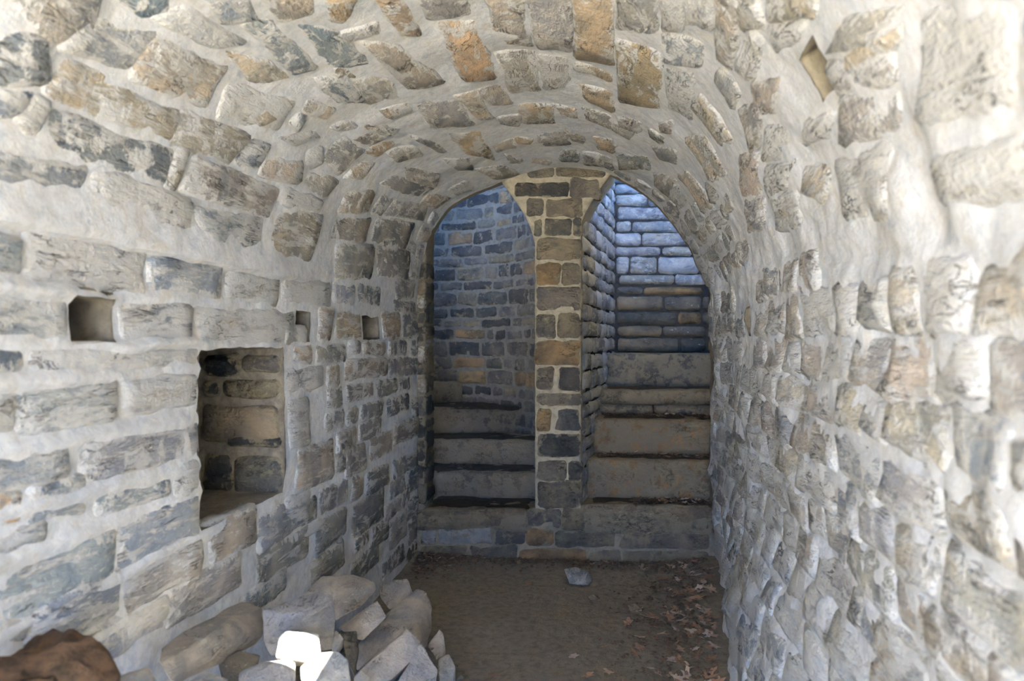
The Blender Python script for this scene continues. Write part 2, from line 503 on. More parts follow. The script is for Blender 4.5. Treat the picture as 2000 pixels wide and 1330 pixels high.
# linings of the niche and the beam holes
def pocket(parent, hole, depth, mat, name='niche_lining', seed=0, taper=0.85):
    s0, s1, y0, y1 = hole
    n = 9
    L = np.linspace(0, 1, n)
    per = [(s0 + (s1 - s0) * t, y0) for t in L[:-1]] + [(s1, y0 + (y1 - y0) * t) for t in L[:-1]] + [(s1 + (s0 - s1) * t, y1) for t in L[:-1]] + [(s0, y1 + (y0 - y1) * t) for t in L[:-1]]
    per = np.array(per)
    p3 = np.concatenate([per, np.zeros((len(per), 1))], 1)
    P0 = per + 0.010 * np.stack([fbm(p3, 9, 3, 101), fbm(p3, 9, 3, 202)], 1)
    ctr = per.mean(0)
    rings = []
    D = np.linspace(0, 1, 9)
    for k, d in enumerate(D):
        sc = 1 - (1 - taper) * d
        q = ctr + (P0 - ctr) * sc
        pp = np.concatenate([per, np.full((len(per), 1), d * depth)], 1)
        h = -depth * d
        if k == 0:
            # hidden flange behind the plaster round the mouth
            q = P0 + np.sign(per - ctr) * 0.06 * (np.abs(per - ctr) > np.array([(s1 - s0), (y1 - y0)]) * 0.4999)
            hh = np.full(len(per), -0.035)
            D0 = tunnel_fn(q[:, 0], q[:, 1])
            rings.append(D0[0] + D0[1] * hh[:, None])
            q = P0
            hh = disp_tunnel(P0[:, 0], P0[:, 1]) - 0.002
        else:
            hh = np.full(len(per), h)
            q = q + 0.012 * np.stack([fbm(pp, 12, 3, 31 + seed), fbm(pp, 12, 3, 57 + seed)], 1)
        # straight pocket: push along the normal at the pocket centre
        Pc, Nc = tunnel_fn(np.array([ctr[0]]), np.array([ctr[1]]))
        B, _ = tunnel_fn(q[:, 0], q[:, 1])
        rings.append(B + Nc * hh[:, None])
    V = np.concatenate(rings)
    m = len(per); faces = []
    for k in range(len(D)):
        for i in range(m):
            j = (i + 1) % m
            faces.append([k * m + i, k * m + j, (k + 1) * m + j, (k + 1) * m + i])
    faces.append([len(D) * m + i for i in range(m)])
    return link(name, mesh(name, V, faces), mat, parent)
M_MORTAR_DARK = mortar_material('dark_mortar', (0.20, 0.18, 0.145), (0.11, 0.10, 0.08), (0.09, 0.085, 0.075))  # darker mortar lining the niche and the beam holes beside it
pocket(wall_left, NICHE, 0.50, M_MORTAR_DARK, seed=1, taper=0.98)
pocket(wall_left, HOLE_A, 0.22, M_MORTAR_DARK, 'beam_hole_lining', 2)
pocket(wall_left, HOLE_B, 0.20, M_MORTAR_DARK, 'beam_hole_lining', 3)
pocket(wall_left, HOLE_C, 0.20, M_MORTAR_DARK, 'beam_hole_lining', 4)
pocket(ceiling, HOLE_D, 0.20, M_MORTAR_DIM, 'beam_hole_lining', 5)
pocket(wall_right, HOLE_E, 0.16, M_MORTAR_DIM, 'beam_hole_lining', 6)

# stones in the far jamb of the niche (it faces down the passage)
yj = NICHE[3] - 0.012
NJ = plane_surf((-1.40, yj, 0), (-1, 0, 0), (0, 0, 1), (0, -1, 0))
def nj(px0, py0, px1, py1, code):
    a = at_y(px0, py0, yj); b = at_y(px1, py1, yj)
    x0, x1 = -1.40 - a[0], -1.40 - b[0]
    stone(wall_left, NJ, [(x1, b[2]), (x0, b[2]), (x0, a[2]), (x1, a[2])], code, M_STONE_PLAIN, lift=0.02, rough=0.012)
for r in [(396, 692, 470, 732, 'k'), (472, 694, 545, 730, 'd'), (396, 745, 432, 778, 'k'), (434, 743, 545, 778, 'm'), (396, 792, 544, 866, 'm'),
          (440, 850, 546, 875, 'k'), (396, 888, 455, 975, 'k'), (458, 890, 548, 972, 'd')]:
    nj(*r)

# ------------------------------------------------------------------ stones of the wall with the niche (image columns and rows read on the wall plane)
LW = """
-80 38 455 528 b|45 282 450 565 w|287 432 500 572 b|440 542 532 588 w|548 642 545 592 w
-80 128 572 664 v|236 372 592 668 v|383 572 604 668 w|620 648 602 664 t|656 702 610 662 t
-80 40 684 728 B|58 384 680 718 w
-80 28 745 845 w|34 224 738 832 v|232 386 736 800 w
-60 135 868 950 v|155 388 845 915 v
-80 44 970 1030 O|50 164 945 1010 b|182 330 930 990 b|336 388 905 972 w
-60 92 1040 1085 v|4 222 1075 1185 b|230 388 985 1082 b
60 238 1150 1245 b|246 390 1085 1165 g
-60 90 1215 1260 g|110 320 1215 1290 v|330 468 1112 1185 g|250 330 1180 1225 w
404 502 1010 1082 t|506 572 992 1062 b|578 650 868 948 t|563 606 778 872 v|622 676 944 992 d|590 618 978 1024 d
500 604 1050 1118 g|616 678 1006 1060 d|654 672 862 922 d|576 610 678 712 t|616 676 674 710 g
560 632 720 762 w|639 664 716 755 t|674 754 702 738 t|680 702 666 693 g|705 750 668 693 t|759 815 698 736 g|756 796 666 693 d
779 801 738 762 d|733 774 742 772 d|676 728 750 782 d|639 670 758 796 d|755 797 774 808 d|705 749 786 818 d|676 700 796 828 t|636 672 804 840 d
769 814 822 862 t|723 767 846 892 t|703 746 822 856 d|656 698 838 880 t
784 826 611 660 d|745 780 611 660 t|648 690 555 592 b|696 741 558 594 B
671 716 872 924 g|713 759 914 960 d|769 815 888 924 d|685 708 926 974 t|759 789 932 968 g|793 817 914 960 d|690 749 966 1032 d|751 800 974 1004 g
726 759 1020 1064 d|762 796 1006 1062 g|692 722 1044 1070 d|751 792 1078 1114 d|682 742 1080 1124 d|610 672 1072 1130 g|480 560 1130 1180 b
797 818 970 1010 d|799 817 1012 1060 g|797 815 1066 1100 m|803 822 776 816 d|817 828 700 770 d
560 606 962 1030 v|575 628 1026 1050 w|552 600 640 668 w|802 830 664 694 d|770 812 588 608 d
"""
for tok in LW.replace('\n', '|').split('|'):
    f = tok.split()
    if len(f) < 5: continue
    p0, p1, q0, q1 = map(float, f[:4])
    pc = (p0 + p1) / 2
    y0, y1 = lpx(p0), lpx(p1)
    s0, s1 = s_left(lz(pc, q1)), s_left(lz(pc, q0))
    if y1 > Y_END: y1 = Y_END - 0.005
    dep = (y0 + y1) / 2
    stone(wall_left, LIN, [(s0, y1), (s0, y0), (s1, y0), (s1, y1)], f[4], lift=0.012, rough=0.007, wob=0.010, grow=0.010 if dep > 2.6 else 0.013, tone=0.22 * max(0, min(1, (3.2 - dep) / 1.0)) + (0.12 if dep < 4.2 else 0))

# ------------------------------------------------------------------ stones of the vault (corners read off the photograph, put on the vault surface)
VT = """
20 -20 200 -14 172 76 92 78 g|184 40 294 72 250 138 114 84 v|296 74 437 140 408 208 254 150 t|452 172 568 202 544 253 428 226 w|602 196 650 214 636 228 592 210 t
226 -14 324 -14 316 24 274 30 B|304 34 362 12 470 84 402 92 v|404 -14 472 -14 500 34 442 44 v|484 45 528 40 616 130 571 143 B|438 102 530 122 560 150 502 164 t
586 46 658 62 722 124 654 138 B|506 -14 600 -14 604 18 550 42 t|636 -14 696 -14 670 38 648 36 o|665 66 733 46 738 62 682 74 g|729 -14 775 -14 817 68 787 70 o
615 152 672 146 712 200 650 199 B|690 158 742 148 780 188 724 203 g|740 214 797 203 795 218 768 229 o|706 77 775 90 864 158 802 178 t|656 132 700 137 690 150 662 146 o
860 52 921 39 967 150 909 153 O|822 -14 905 -14 914 30 846 41 g|953 -14 1010 -14 1033 90 976 84 t|973 106 1040 102 1051 178 1004 185 t|1028 -14 1107 -14 1113 97 1056 94 g
1053 108 1107 112 1107 167 1069 171 w|1121 -14 1189 -14 1194 128 1128 107 o|1128 120 1191 147 1190 158 1128 140 o|1134 166 1195 182 1191 215 1151 196 o
1205 -14 1280 -14 1284 59 1208 60 g|1207 80 1290 100 1282 214 1213 196 o|808 201 890 194 921 241 846 248 d|891 183 928 177 961 229 936 231 t|930 176 974 167 999 204 956 203 t
976 228 1016 225 1012 248 979 244 g|1016 206 1074 204 1076 241 1029 241 o|1081 201 1121 210 1125 227 1099 225 o|1141 211 1188 226 1191 249 1148 231 g
877 262 936 259 965 311 909 299 o|801 262 835 272 878 298 861 302 d|1007 270 1038 268 1032 280 1011 280 o|1049 263 1103 257 1111 284 1061 287 d|1097 296 1128 293 1127 310 1097 311 d
1107 251 1137 264 1139 284 1117 276 t|1161 267 1200 275 1199 295 1171 288 o|867 314 911 309 923 329 891 329 g|987 301 1020 312 1027 320 997 318 g|930 331 980 321 1014 339 971 350 t
1039 308 1076 314 1074 322 1039 318 t|675 345 703 322 732 318 712 344 t|745 358 771 344 851 370 820 387 d|821 397 843 378 880 388 852 405 t|663 412 679 378 729 375 721 413 t
729 412 746 387 766 392 748 418 d|751 418 768 393 833 403 825 427 d|506 338 523 315 589 319 582 355 t|591 358 606 342 661 352 633 385 g|553 368 625 395 622 409 551 396 w
551 407 628 423 603 507 509 521 t|648 462 662 427 725 430 710 473 t|740 427 806 439 790 482 727 473 d|654 540 657 481 729 484 727 540 d|738 535 738 484 801 493 799 545 d
769 551 810 549 806 580 774 582 d|459 319 486 275 525 288 505 327 b|-20 75 75 80 84 148 -20 160 B|83 172 128 121 207 152 157 211 t|170 211 187 168 344 228 330 279 t
334 281 353 224 488 269 455 314 t|-20 172 58 190 26 221 -20 228 B|30 224 62 196 92 206 61 266 w|82 268 103 223 331 299 314 358 B|325 361 344 294 366 300 338 369 t
353 363 379 307 544 372 524 423 g|-20 303 171 338 140 423 -20 405 B|187 341 369 393 364 479 177 432 w|380 413 511 431 504 518 384 491 v|637 308 668 273 711 296 667 339 d
689 272 720 259 747 270 721 282 d|721 290 744 279 769 284 739 307 o|759 298 803 285 823 305 783 318 d|566 240 580 225 590 233 584 255 b|495 232 520 217 536 230 513 243 t
546 268 600 257 623 268 581 283 w|651 246 676 237 693 246 671 255 d|719 237 775 256 760 263 713 241 t|600 300 632 290 630 318 604 326 w|790 330 858 340 850 362 800 352 g
1297 62 1371 91 1365 127 1303 121 v|1301 137 1351 141 1345 234 1309 215 w|1336 -14 1402 -14 1396 50 1340 44 w|1290 -14 1330 -14 1333 58 1297 54 w|1408 -14 1451 -14 1433 148 1400 110 t
1353 210 1373 193 1428 268 1402 280 t|1341 276 1373 269 1415 332 1389 350 t|1329 345 1341 337 1391 400 1370 412 t|1277 339 1319 351 1310 388 1284 357 t|1209 229 1257 239 1246 257 1213 240 g
1500 48 1573 38 1560 66 1516 100 w|1665 30 1760 5 1690 88 1642 94 g|1660 108 1756 52 1748 84 1672 136 t|1792 40 1985 30 1985 178 1802 236 w|1624 122 1748 106 1738 154 1642 180 w
1642 200 1744 186 1750 244 1652 278 g|1473 165 1520 152 1515 214 1476 221 t|1441 217 1490 198 1490 270 1468 298 g|1501 250 1543 255 1529 314 1492 314 w|1564 240 1634 226 1614 272 1568 279 w
1448 308 1481 301 1488 376 1455 376 t|1497 326 1558 316 1537 366 1504 383 w|1574 330 1613 328 1606 400 1568 371 t|1628 334 1740 284 1738 424 1652 416 w|1828 318 2005 276 2005 384 1828 390 w
1452 392 1492 386 1500 440 1462 452 g|1508 392 1560 378 1566 436 1518 448 w|1440 130 1470 60 1490 70 1468 150 w|1420 -14 1480 -14 1490 40 1462 60 g|1500 -14 1600 -14 1590 24 1505 36 t
1293 241 1312 240 1312 261 1295 252 t|1267 249 1299 266 1292 277 1275 264 d|1275 285 1319 293 1319 323 1293 311 d|1203 300 1262 306 1270 332 1214 326 d|1140 296 1190 304 1196 330 1146 322 g
"""
BOXES = []
def overlaps(s0, s1, y0, y1, m=0.0):
    for (a0, a1, b0, b1) in BOXES:
        if s0 < a1 - m and s1 > a0 + m and y0 < b1 - m and y1 > b0 + m: return True
    return False
for tok in VT.replace('\n', '|').split('|'):
    f = tok.split()
    if len(f) < 9: continue
    q = [unproject(float(f[2 * k]), float(f[2 * k + 1])) for k in range(4)]
    qa = np.array(q)
    area = 0.5 * sum(qa[i, 0] * qa[(i + 1) % 4, 1] - qa[(i + 1) % 4, 0] * qa[i, 1] for i in range(4))
    if area > 0: q = q[::-1]
    if qa[:, 1].min() < 0.2 or qa[:, 1].max() > 5.3: continue
    q = [(a, min(b, Y_END - 0.01)) for a, b in q]
    BOXES.append((qa[:, 0].min(), qa[:, 0].max(), qa[:, 1].min(), qa[:, 1].max()))
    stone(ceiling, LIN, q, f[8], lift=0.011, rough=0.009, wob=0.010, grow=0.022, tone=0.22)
# courses of the vault outside that part
for h in (SUNBEAM_HOLE, HOLE_D): BOXES.append((h[0] - 0.02, h[1] + 0.02, h[2] - 0.02, h[3] + 0.02))
s = S_SPR_L + 0.02
while s < S_SPR_R - 0.08:
    hh = random.uniform(0.10, 0.16)
    y = 0.75 + random.uniform(0, 0.2)
    while y < Y_END - 0.12:
        ln = random.uniform(0.2, 0.42)
        y1 = min(y + ln, Y_END - 0.02)
        rightside = s > S_SPR_R - 1.0
        if not overlaps(s, s + hh, y, y1, 0.012 if y < 3.2 else 0.03):
            j = lambda: random.uniform(-0.012, 0.012)
            stone(ceiling, LIN, [(s + 0.012 + j(), y1 - 0.012), (s + 0.012 + j(), y + 0.012), (s + hh - 0.012 + j(), y + 0.012), (s + hh - 0.012 + j(), y1 - 0.012)],
                  random.choice('wttgwvg' if rightside else 'wtgbvot'), lift=0.012, rough=0.014 if rightside else 0.009, wob=0.014, grow=0.006, tone=0.5)
        y = y1
    s += hh

# ------------------------------------------------------------------ stones of the rough wall
BOXES += [(HOLE_E[0] - 0.02, HOLE_E[1] + 0.02, HOLE_E[2] - 0.02, HOLE_E[3] + 0.02)]
zc = [1.79, 1.66, 1.51, 1.375, 1.25, 1.11, 0.985, 0.86, 0.73, 0.60, 0.48, 0.36, 0.23, 0.10]
for k in range(len(zc) - 1):
    y = 0.78 + random.uniform(0, 0.2)
    while y < Y_END - 0.08:
        ln = random.uniform(0.16, 0.40)
        y1 = min(y + ln, Y_END - 0.01)
        if Y_END - y1 < 0.1: y1 = Y_END - 0.01
        s0, s1 = s_right(zc[k]), s_right(zc[k + 1])
        if not overlaps(s0, s1, y, y1):
            j = lambda: random.uniform(-0.014, 0.014)
            deep = y > 4.2
            stone(wall_right, LIN, [(s0 + 0.010 + j(), y1 - 0.010), (s0 + 0.010 + j(), y + 0.010), (s1 - 0.010 + j(), y + 0.010), (s1 - 0.010 + j(), y1 - 0.010)],
                  random.choice('wtgwvgt') if zc[k] > 0.9 else random.choice('wvgbwtv'), lift=0.013, rough=0.013, tilt=-0.010, wob=0.016, grow=0.012, tone=0.62)
        y = y1

# ------------------------------------------------------------------ end wall: plinth, pillar, jambs
YP = 5.20
END = plane_surf((0, YP, 0), (1, 0, 0), (0, 0, 1), (0, -1, 0))
def disp_end(a, b):
    p = np.stack([a, b, np.zeros_like(a)], 1)
    return 0.008 * fbm(p, 7, 3, 61) + 0.005 * fbm(p, 26, 3, 62)
def px_stone(parent, r, code, y=YP, surf=END, mat=None, **kw):
    p0, q0, p1, q1 = r
    a = at_y(p0, q1, y); b = at_y(p1, q0, y)
    c = at_y(p0, q0, y); d = at_y(p1, q1, y)
    return stone(parent, surf, [(a[0], a[2]), (d[0], d[2]), (b[0], b[2]), (c[0], c[2])], code, mat or M_STONE_PLAIN, **kw)

# plinth: a low wall the stairs start from
def slab(name, x0, x1, y0, y1, z0, z1, mat, parent=None, step=0.03, amp=0.01, seed=0, rim=0.02, zr=None, code=None, **kw):
    """worn stone block: subdivided, softened, roughened"""
    nx, ny, nz = (max(2, int(round(d / step))) for d in (x1 - x0, y1 - y0, z1 - z0))
    bm = bmesh.new()
    vs = {}
    def vert(i, j, k):
        key = (i, j, k)
        if key not in vs:
            vs[key] = bm.verts.new((x0 + (x1 - x0) * i / nx, y0 + (y1 - y0) * j / ny, z0 + (z1 - z0) * k / nz))
        return vs[key]
    for i in range(nx):
        for j in range(ny):
            for k in (0, nz):
                f = [vert(i, j, k), vert(i + 1, j, k), vert(i + 1, j + 1, k), vert(i, j + 1, k)]
                bm.faces.new(f if k else f[::-1])
    for i in range(nx):
        for k in range(nz):
            for j in (0, ny):
                f = [vert(i, j, k), vert(i + 1, j, k), vert(i + 1, j, k + 1), vert(i, j, k + 1)]
                bm.faces.new(f if j == 0 else f[::-1])
    for j in range(ny):
        for k in range(nz):
            for i in (0, nx):
                f = [vert(i, j, k), vert(i, j + 1, k), vert(i, j + 1, k + 1), vert(i, j, k + 1)]
                bm.faces.new(f[::-1] if i == 0 else f)
    me = bpy.data.meshes.new(name)
    bm.to_mesh(me); bm.free()
    co = np.array([v.co for v in me.vertices])
    c = np.array([(x0 + x1) / 2, (y0 + y1) / 2, (z0 + z1) / 2]); hd = np.array([(x1 - x0) / 2, (y1 - y0) / 2, (z1 - z0) / 2])
    d = (np.abs(co - c) > hd - 1e-6).sum(1)
    pull = np.where(d >= 2, rim * 0.45, 0)[:, None] * np.sign(co - c) * (np.abs(co - c) > hd - 1e-6)
    co2 = co - pull
    for ax in range(3):
        co2[:, ax] += amp * fbm(co, 6, 3, seed + 7 * ax) + amp * 0.5 * fbm(co, 24, 2, seed + 7 * ax + 3)
    if zr is not None: co2 = zr(co2)
    me.vertices.foreach_set('co', co2.ravel())
    me.polygons.foreach_set('use_smooth', [True] * len(me.polygons))
    me.update()
    o = link(name, me, mat, parent, **kw)
    if code: o.color = (*PAL[code][0], PAL[code][1])
    return o

ZPL, ZPR = 0.328, 0.385
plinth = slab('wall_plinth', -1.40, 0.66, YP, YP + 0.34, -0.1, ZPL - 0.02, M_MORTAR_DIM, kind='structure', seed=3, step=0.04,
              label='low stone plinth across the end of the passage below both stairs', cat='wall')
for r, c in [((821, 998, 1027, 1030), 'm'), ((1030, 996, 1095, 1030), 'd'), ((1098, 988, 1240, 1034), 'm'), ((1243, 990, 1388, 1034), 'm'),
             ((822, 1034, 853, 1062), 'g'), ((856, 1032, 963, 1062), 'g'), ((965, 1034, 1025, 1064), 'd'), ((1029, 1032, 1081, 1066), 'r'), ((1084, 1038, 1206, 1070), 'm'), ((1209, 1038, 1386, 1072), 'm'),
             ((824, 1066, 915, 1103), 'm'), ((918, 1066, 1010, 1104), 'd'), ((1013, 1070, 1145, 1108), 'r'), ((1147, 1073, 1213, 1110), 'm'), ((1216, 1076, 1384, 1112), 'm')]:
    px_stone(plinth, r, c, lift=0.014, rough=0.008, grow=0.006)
# landing slabs on top of the plinth
slab('landing_slab', -1.39, -0.56, YP - 0.012, 5.66, 0.18, ZPL, M_STONE_PLAIN, plinth, seed=5, code='m', step=0.05)
slab('landing_slab', -0.25, 0.66, YP - 0.012, 5.52, 0.18, ZPR, M_STONE_PLAIN, plinth, seed=6, code='m', step=0.05)

# pillar with flaring head
def xl(z): return -0.552 - 0.23 * np.clip((z - 2.12) / 0.46, 0, 1) ** 1.7
def xr(z): return -0.243 + 0.21 * np.clip((z - 2.27) / 0.36, 0, 1) ** 1.4
def pillar_fn(a, z):
    x = xl(z) + (xr(z) - xl(z)) * np.clip(a, 0, 1)
    # a < 0 / a > 1 wrap round to the sides
    y = YP + np.maximum(0, -a) + np.maximum(0, a - 1)
    P = np.stack([x + np.where(a > 1, 0.06 * (a - 1), 0), y, z], 1)
    N = np.zeros_like(P)
    N[:, 1] = np.where((a >= 0) & (a <= 1), -1.0, 0)
    N[:, 0] = np.where(a < 0, -1.0, np.where(a > 1, 1.0, 0))
    return P, N
PIL = Surf(pillar_fn)
aa = [-0.7, -0.5, -0.35, -0.2, -0.1, -0.03, -0.0001] + np.linspace(0, 1, 17).tolist() + [1.0001, 1.03, 1.1, 1.2, 1.35]
pillar = make_sheet('pillar', PIL, aa, np.arange(0.25, 2.76, 0.025), [], lambda a, b: 0.004 * fbm(np.stack([a * 0.3, b, b * 0], 1), 20, 3, 71), M_MORTAR_PILLAR,
                    kind='structure', label='narrow stone pillar between the two stair openings', cat='pillar')
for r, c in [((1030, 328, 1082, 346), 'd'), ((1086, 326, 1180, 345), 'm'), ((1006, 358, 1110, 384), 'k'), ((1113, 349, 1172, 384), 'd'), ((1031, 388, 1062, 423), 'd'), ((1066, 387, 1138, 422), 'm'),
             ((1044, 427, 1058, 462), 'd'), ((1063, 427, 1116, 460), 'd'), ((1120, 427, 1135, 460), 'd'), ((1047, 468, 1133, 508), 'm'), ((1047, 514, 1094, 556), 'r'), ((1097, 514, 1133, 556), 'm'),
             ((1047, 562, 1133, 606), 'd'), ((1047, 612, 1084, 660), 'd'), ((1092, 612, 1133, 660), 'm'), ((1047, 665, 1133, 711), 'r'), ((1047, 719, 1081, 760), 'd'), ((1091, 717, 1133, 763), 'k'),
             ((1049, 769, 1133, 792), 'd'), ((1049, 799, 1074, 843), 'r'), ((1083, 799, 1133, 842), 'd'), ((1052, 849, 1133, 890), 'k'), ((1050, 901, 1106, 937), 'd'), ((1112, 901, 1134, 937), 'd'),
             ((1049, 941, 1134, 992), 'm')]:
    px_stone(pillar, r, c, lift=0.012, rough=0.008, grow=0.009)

# jambs at the ends of the side walls
def jamb(name, x0, x1, ztop, label, face):
    b = slab(name, x0, x1, YP, YP + 0.32, 0.2, ztop, M_MORTAR_DIM, kind='structure', seed=int(abs(x0) * 50), step=0.05, label=label, cat='wall')
    return b
jl = jamb('wall_jamb', -1.62, -1.325, 2.75, 'narrow dark stone jamb beside the curved stair', -1)
z = 0.36
while z < 1.98:
    h = random.uniform(0.09, 0.16)
    stone(jl, END, [(-1.385, z + 0.006), (-1.318, z + 0.006), (-1.316, z + h - 0.006), (-1.385, z + h - 0.006)], random.choice('ddkmg'), M_STONE_PLAIN, lift=0.02, rough=0.012, grid=(3, 3))
    z += h
JLS = plane_surf((-1.325, YP, 0), (0, 1, 0), (0, 0, 1), (1, 0, 0))
z = 0.36
while z < 1.98:
    h = random.uniform(0.09, 0.17)
    stone(jl, JLS, [(0.0, z + 0.006), (0.27, z + 0.006), (0.27, z + h - 0.006), (0.0, z + h - 0.006)], random.choice('ddkmg'), M_STONE_PLAIN, lift=0.014, rough=0.012, grid=(4, 3))
    z += h
jr = jamb('wall_jamb.001', 0.64, 0.95, 2.4, 'dark stone jamb hidden behind the rough wall at the straight stair', 1)

# ------------------------------------------------------------------ curved stair behind the left opening
CC = np.array([-1.75, 5.72]); RR = 1.22
def curve_fn(a, z):          # a: arc length anticlockwise from the +x direction
    th = a / RR
    P = np.stack([CC[0] + RR * np.cos(th), CC[1] + RR * np.sin(th), z], 1)
    N = np.stack([-np.cos(th), -np.sin(th), np.zeros_like(z)], 1)
    return P, N
CUR = Surf(curve_fn)
A0, A1 = 0.02, RR * math.pi * 1.05
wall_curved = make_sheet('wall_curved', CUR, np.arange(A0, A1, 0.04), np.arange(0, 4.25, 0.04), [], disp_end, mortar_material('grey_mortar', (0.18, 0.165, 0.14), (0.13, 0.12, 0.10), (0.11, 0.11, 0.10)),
                         kind='structure', label='curved stone wall of the turning stair, lit blue at its top', cat='wall')
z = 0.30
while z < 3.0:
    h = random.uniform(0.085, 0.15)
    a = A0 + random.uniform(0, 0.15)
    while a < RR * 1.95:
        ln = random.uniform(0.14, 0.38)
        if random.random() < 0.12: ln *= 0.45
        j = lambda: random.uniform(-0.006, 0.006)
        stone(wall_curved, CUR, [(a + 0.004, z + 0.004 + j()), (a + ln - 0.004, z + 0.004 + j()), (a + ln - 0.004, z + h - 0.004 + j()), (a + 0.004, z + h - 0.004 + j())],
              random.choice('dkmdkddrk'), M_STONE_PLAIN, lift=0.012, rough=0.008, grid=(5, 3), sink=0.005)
        a += ln
    z += h

stair_l = bpy.data.objects.new('turning_stair', None)
stair_l.location = (-0.95, 5.6, 0.3)
C.objects.link(stair_l)
stair_l['label'] = 'worn stone steps turning out of sight behind the narrow dark jamb'
stair_l['category'] = 'staircase'
stair_l['kind'] = 'structure'
INV_L = np.array(stair_l.location)
def step_of(root, name, x0, x1, y0, y1, z0, z1, code, seed, shear=0.0, bow=0.0):
    base = np.array(root.location)
    def zr(co):
        co = co.copy()
        co[:, 1] += shear * (co[:, 0] - x0) + bow * ((co[:, 0] - x0) / (x1 - x0)) ** 3
        return co - base
    return slab(name, x0, x1, y0, y1, z0, z1, M_STONE_PLAIN, root, seed=seed, step=0.045, amp=0.013, rim=0.022, zr=zr, code=code)
step_of(stair_l, 'step', -1.75, -0.56, 5.63, 6.4, 0.30, 0.515, 'm', 21)
step_of(stair_l, 'step', -1.85, -0.58, 5.98, 6.8, 0.49, 0.71, 'm', 22, 0.02)
step_of(stair_l, 'step', -1.95, -0.72, 6.30, 7.0, 0.69, 0.935, 'm', 23, 0.05, 0.30)
step_of(stair_l, 'step', -2.1, -1.40, 6.60, 7.0, 0.92, 1.125, 'm', 24, 0.12, 0.15)
step_of(stair_l, 'step', -2.3, -1.55, 6.72, 7.0, 1.11, 1.32, 'd', 25, 0.2, 0.1)

# ------------------------------------------------------------------ straight stair behind the right opening
P0, P1 = np.array([-0.235, 5.30]), np.array([-0.02, 7.02])
LS = np.linalg.norm(P1 - P0); DS = (P1 - P0) / LS
SIDE = plane_surf((P0[0], P0[1], 0), (DS[0], DS[1], 0), (0, 0, 1), (DS[1], -DS[0], 0))
wall_side = make_sheet('wall_stair_side', SIDE, np.arange(-0.05, LS + 0.3, 0.05), np.arange(0.2, 4.35, 0.05), [], lambda a, b: disp_end(a, b) - 0.012, M_JOINT_DARK,
                       kind='structure', label='blue lit side wall of the straight stair next to the pillar', cat='wall')
z = 0.36
while z < 3.4:
    h = random.uniform(0.09, 0.15)
    a = 0.0
    while a < LS:
        ln = random.uniform(0.18, 0.42)
        a1 = min(a + ln, LS)
        j = lambda: random.uniform(-0.008, 0.008)
        if a1 - a > 0.07:
            stone(wall_side, SIDE, [(a + 0.006, z + 0.006 + j()), (a1 - 0.006, z + 0.006 + j()), (a1 - 0.006, z + h - 0.006 + j()), (a + 0.006, z + h - 0.006 + j())],
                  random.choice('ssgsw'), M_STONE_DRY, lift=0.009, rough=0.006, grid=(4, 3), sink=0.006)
        a = a1
    z += h

YB = 7.0
BACK = plane_surf((0, YB, 0), (1, 0, 0), (0, 0, 1), (0, -1, 0))
wall_back = make_sheet('wall_back', BACK, np.arange(-0.35, 1.9, 0.05), np.arange(0.2, 4.35, 0.05), [], lambda a, b: disp_end(a, b) - 0.015, M_JOINT_DARK,
                       kind='structure', label='dry laid stone wall behind the straight stair, blue at the top', cat='wall')
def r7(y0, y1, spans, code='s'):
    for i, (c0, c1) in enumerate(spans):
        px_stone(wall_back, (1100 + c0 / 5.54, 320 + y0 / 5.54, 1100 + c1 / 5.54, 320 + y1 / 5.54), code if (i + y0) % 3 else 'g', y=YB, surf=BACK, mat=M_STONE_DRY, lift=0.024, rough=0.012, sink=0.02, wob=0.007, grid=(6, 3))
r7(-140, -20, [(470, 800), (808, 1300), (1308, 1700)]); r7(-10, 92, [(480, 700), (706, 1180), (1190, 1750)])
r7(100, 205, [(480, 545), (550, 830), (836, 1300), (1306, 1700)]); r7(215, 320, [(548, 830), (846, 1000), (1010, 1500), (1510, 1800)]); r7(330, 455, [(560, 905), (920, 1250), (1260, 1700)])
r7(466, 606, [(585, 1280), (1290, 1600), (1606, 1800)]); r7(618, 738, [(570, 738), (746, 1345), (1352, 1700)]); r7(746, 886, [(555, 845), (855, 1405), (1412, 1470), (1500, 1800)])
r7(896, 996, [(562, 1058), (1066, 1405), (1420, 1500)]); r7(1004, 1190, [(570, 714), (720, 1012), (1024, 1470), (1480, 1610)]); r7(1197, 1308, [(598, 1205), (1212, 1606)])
def r5(y0, y1, spans):  # lower rows browner and darker: fading skylight painted into the stones
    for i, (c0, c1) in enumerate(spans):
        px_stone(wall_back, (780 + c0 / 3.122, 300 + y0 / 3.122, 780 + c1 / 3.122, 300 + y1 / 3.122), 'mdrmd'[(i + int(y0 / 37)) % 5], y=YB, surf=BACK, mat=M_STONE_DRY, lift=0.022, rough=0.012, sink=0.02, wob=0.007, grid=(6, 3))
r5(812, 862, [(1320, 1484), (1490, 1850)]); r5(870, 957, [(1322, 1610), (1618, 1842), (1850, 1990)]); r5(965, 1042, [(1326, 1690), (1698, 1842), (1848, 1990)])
r5(1050, 1116, [(1328, 1600), (1606, 1870), (1880, 1990)]); r5(1124, 1212, [(1330, 1704), (1712, 1870), (1880, 1990)]); r5(1220, 1330, [(1328, 1604), (1612, 1990)]); r5(1336, 1440, [(1328, 1700), (1708, 1990)])

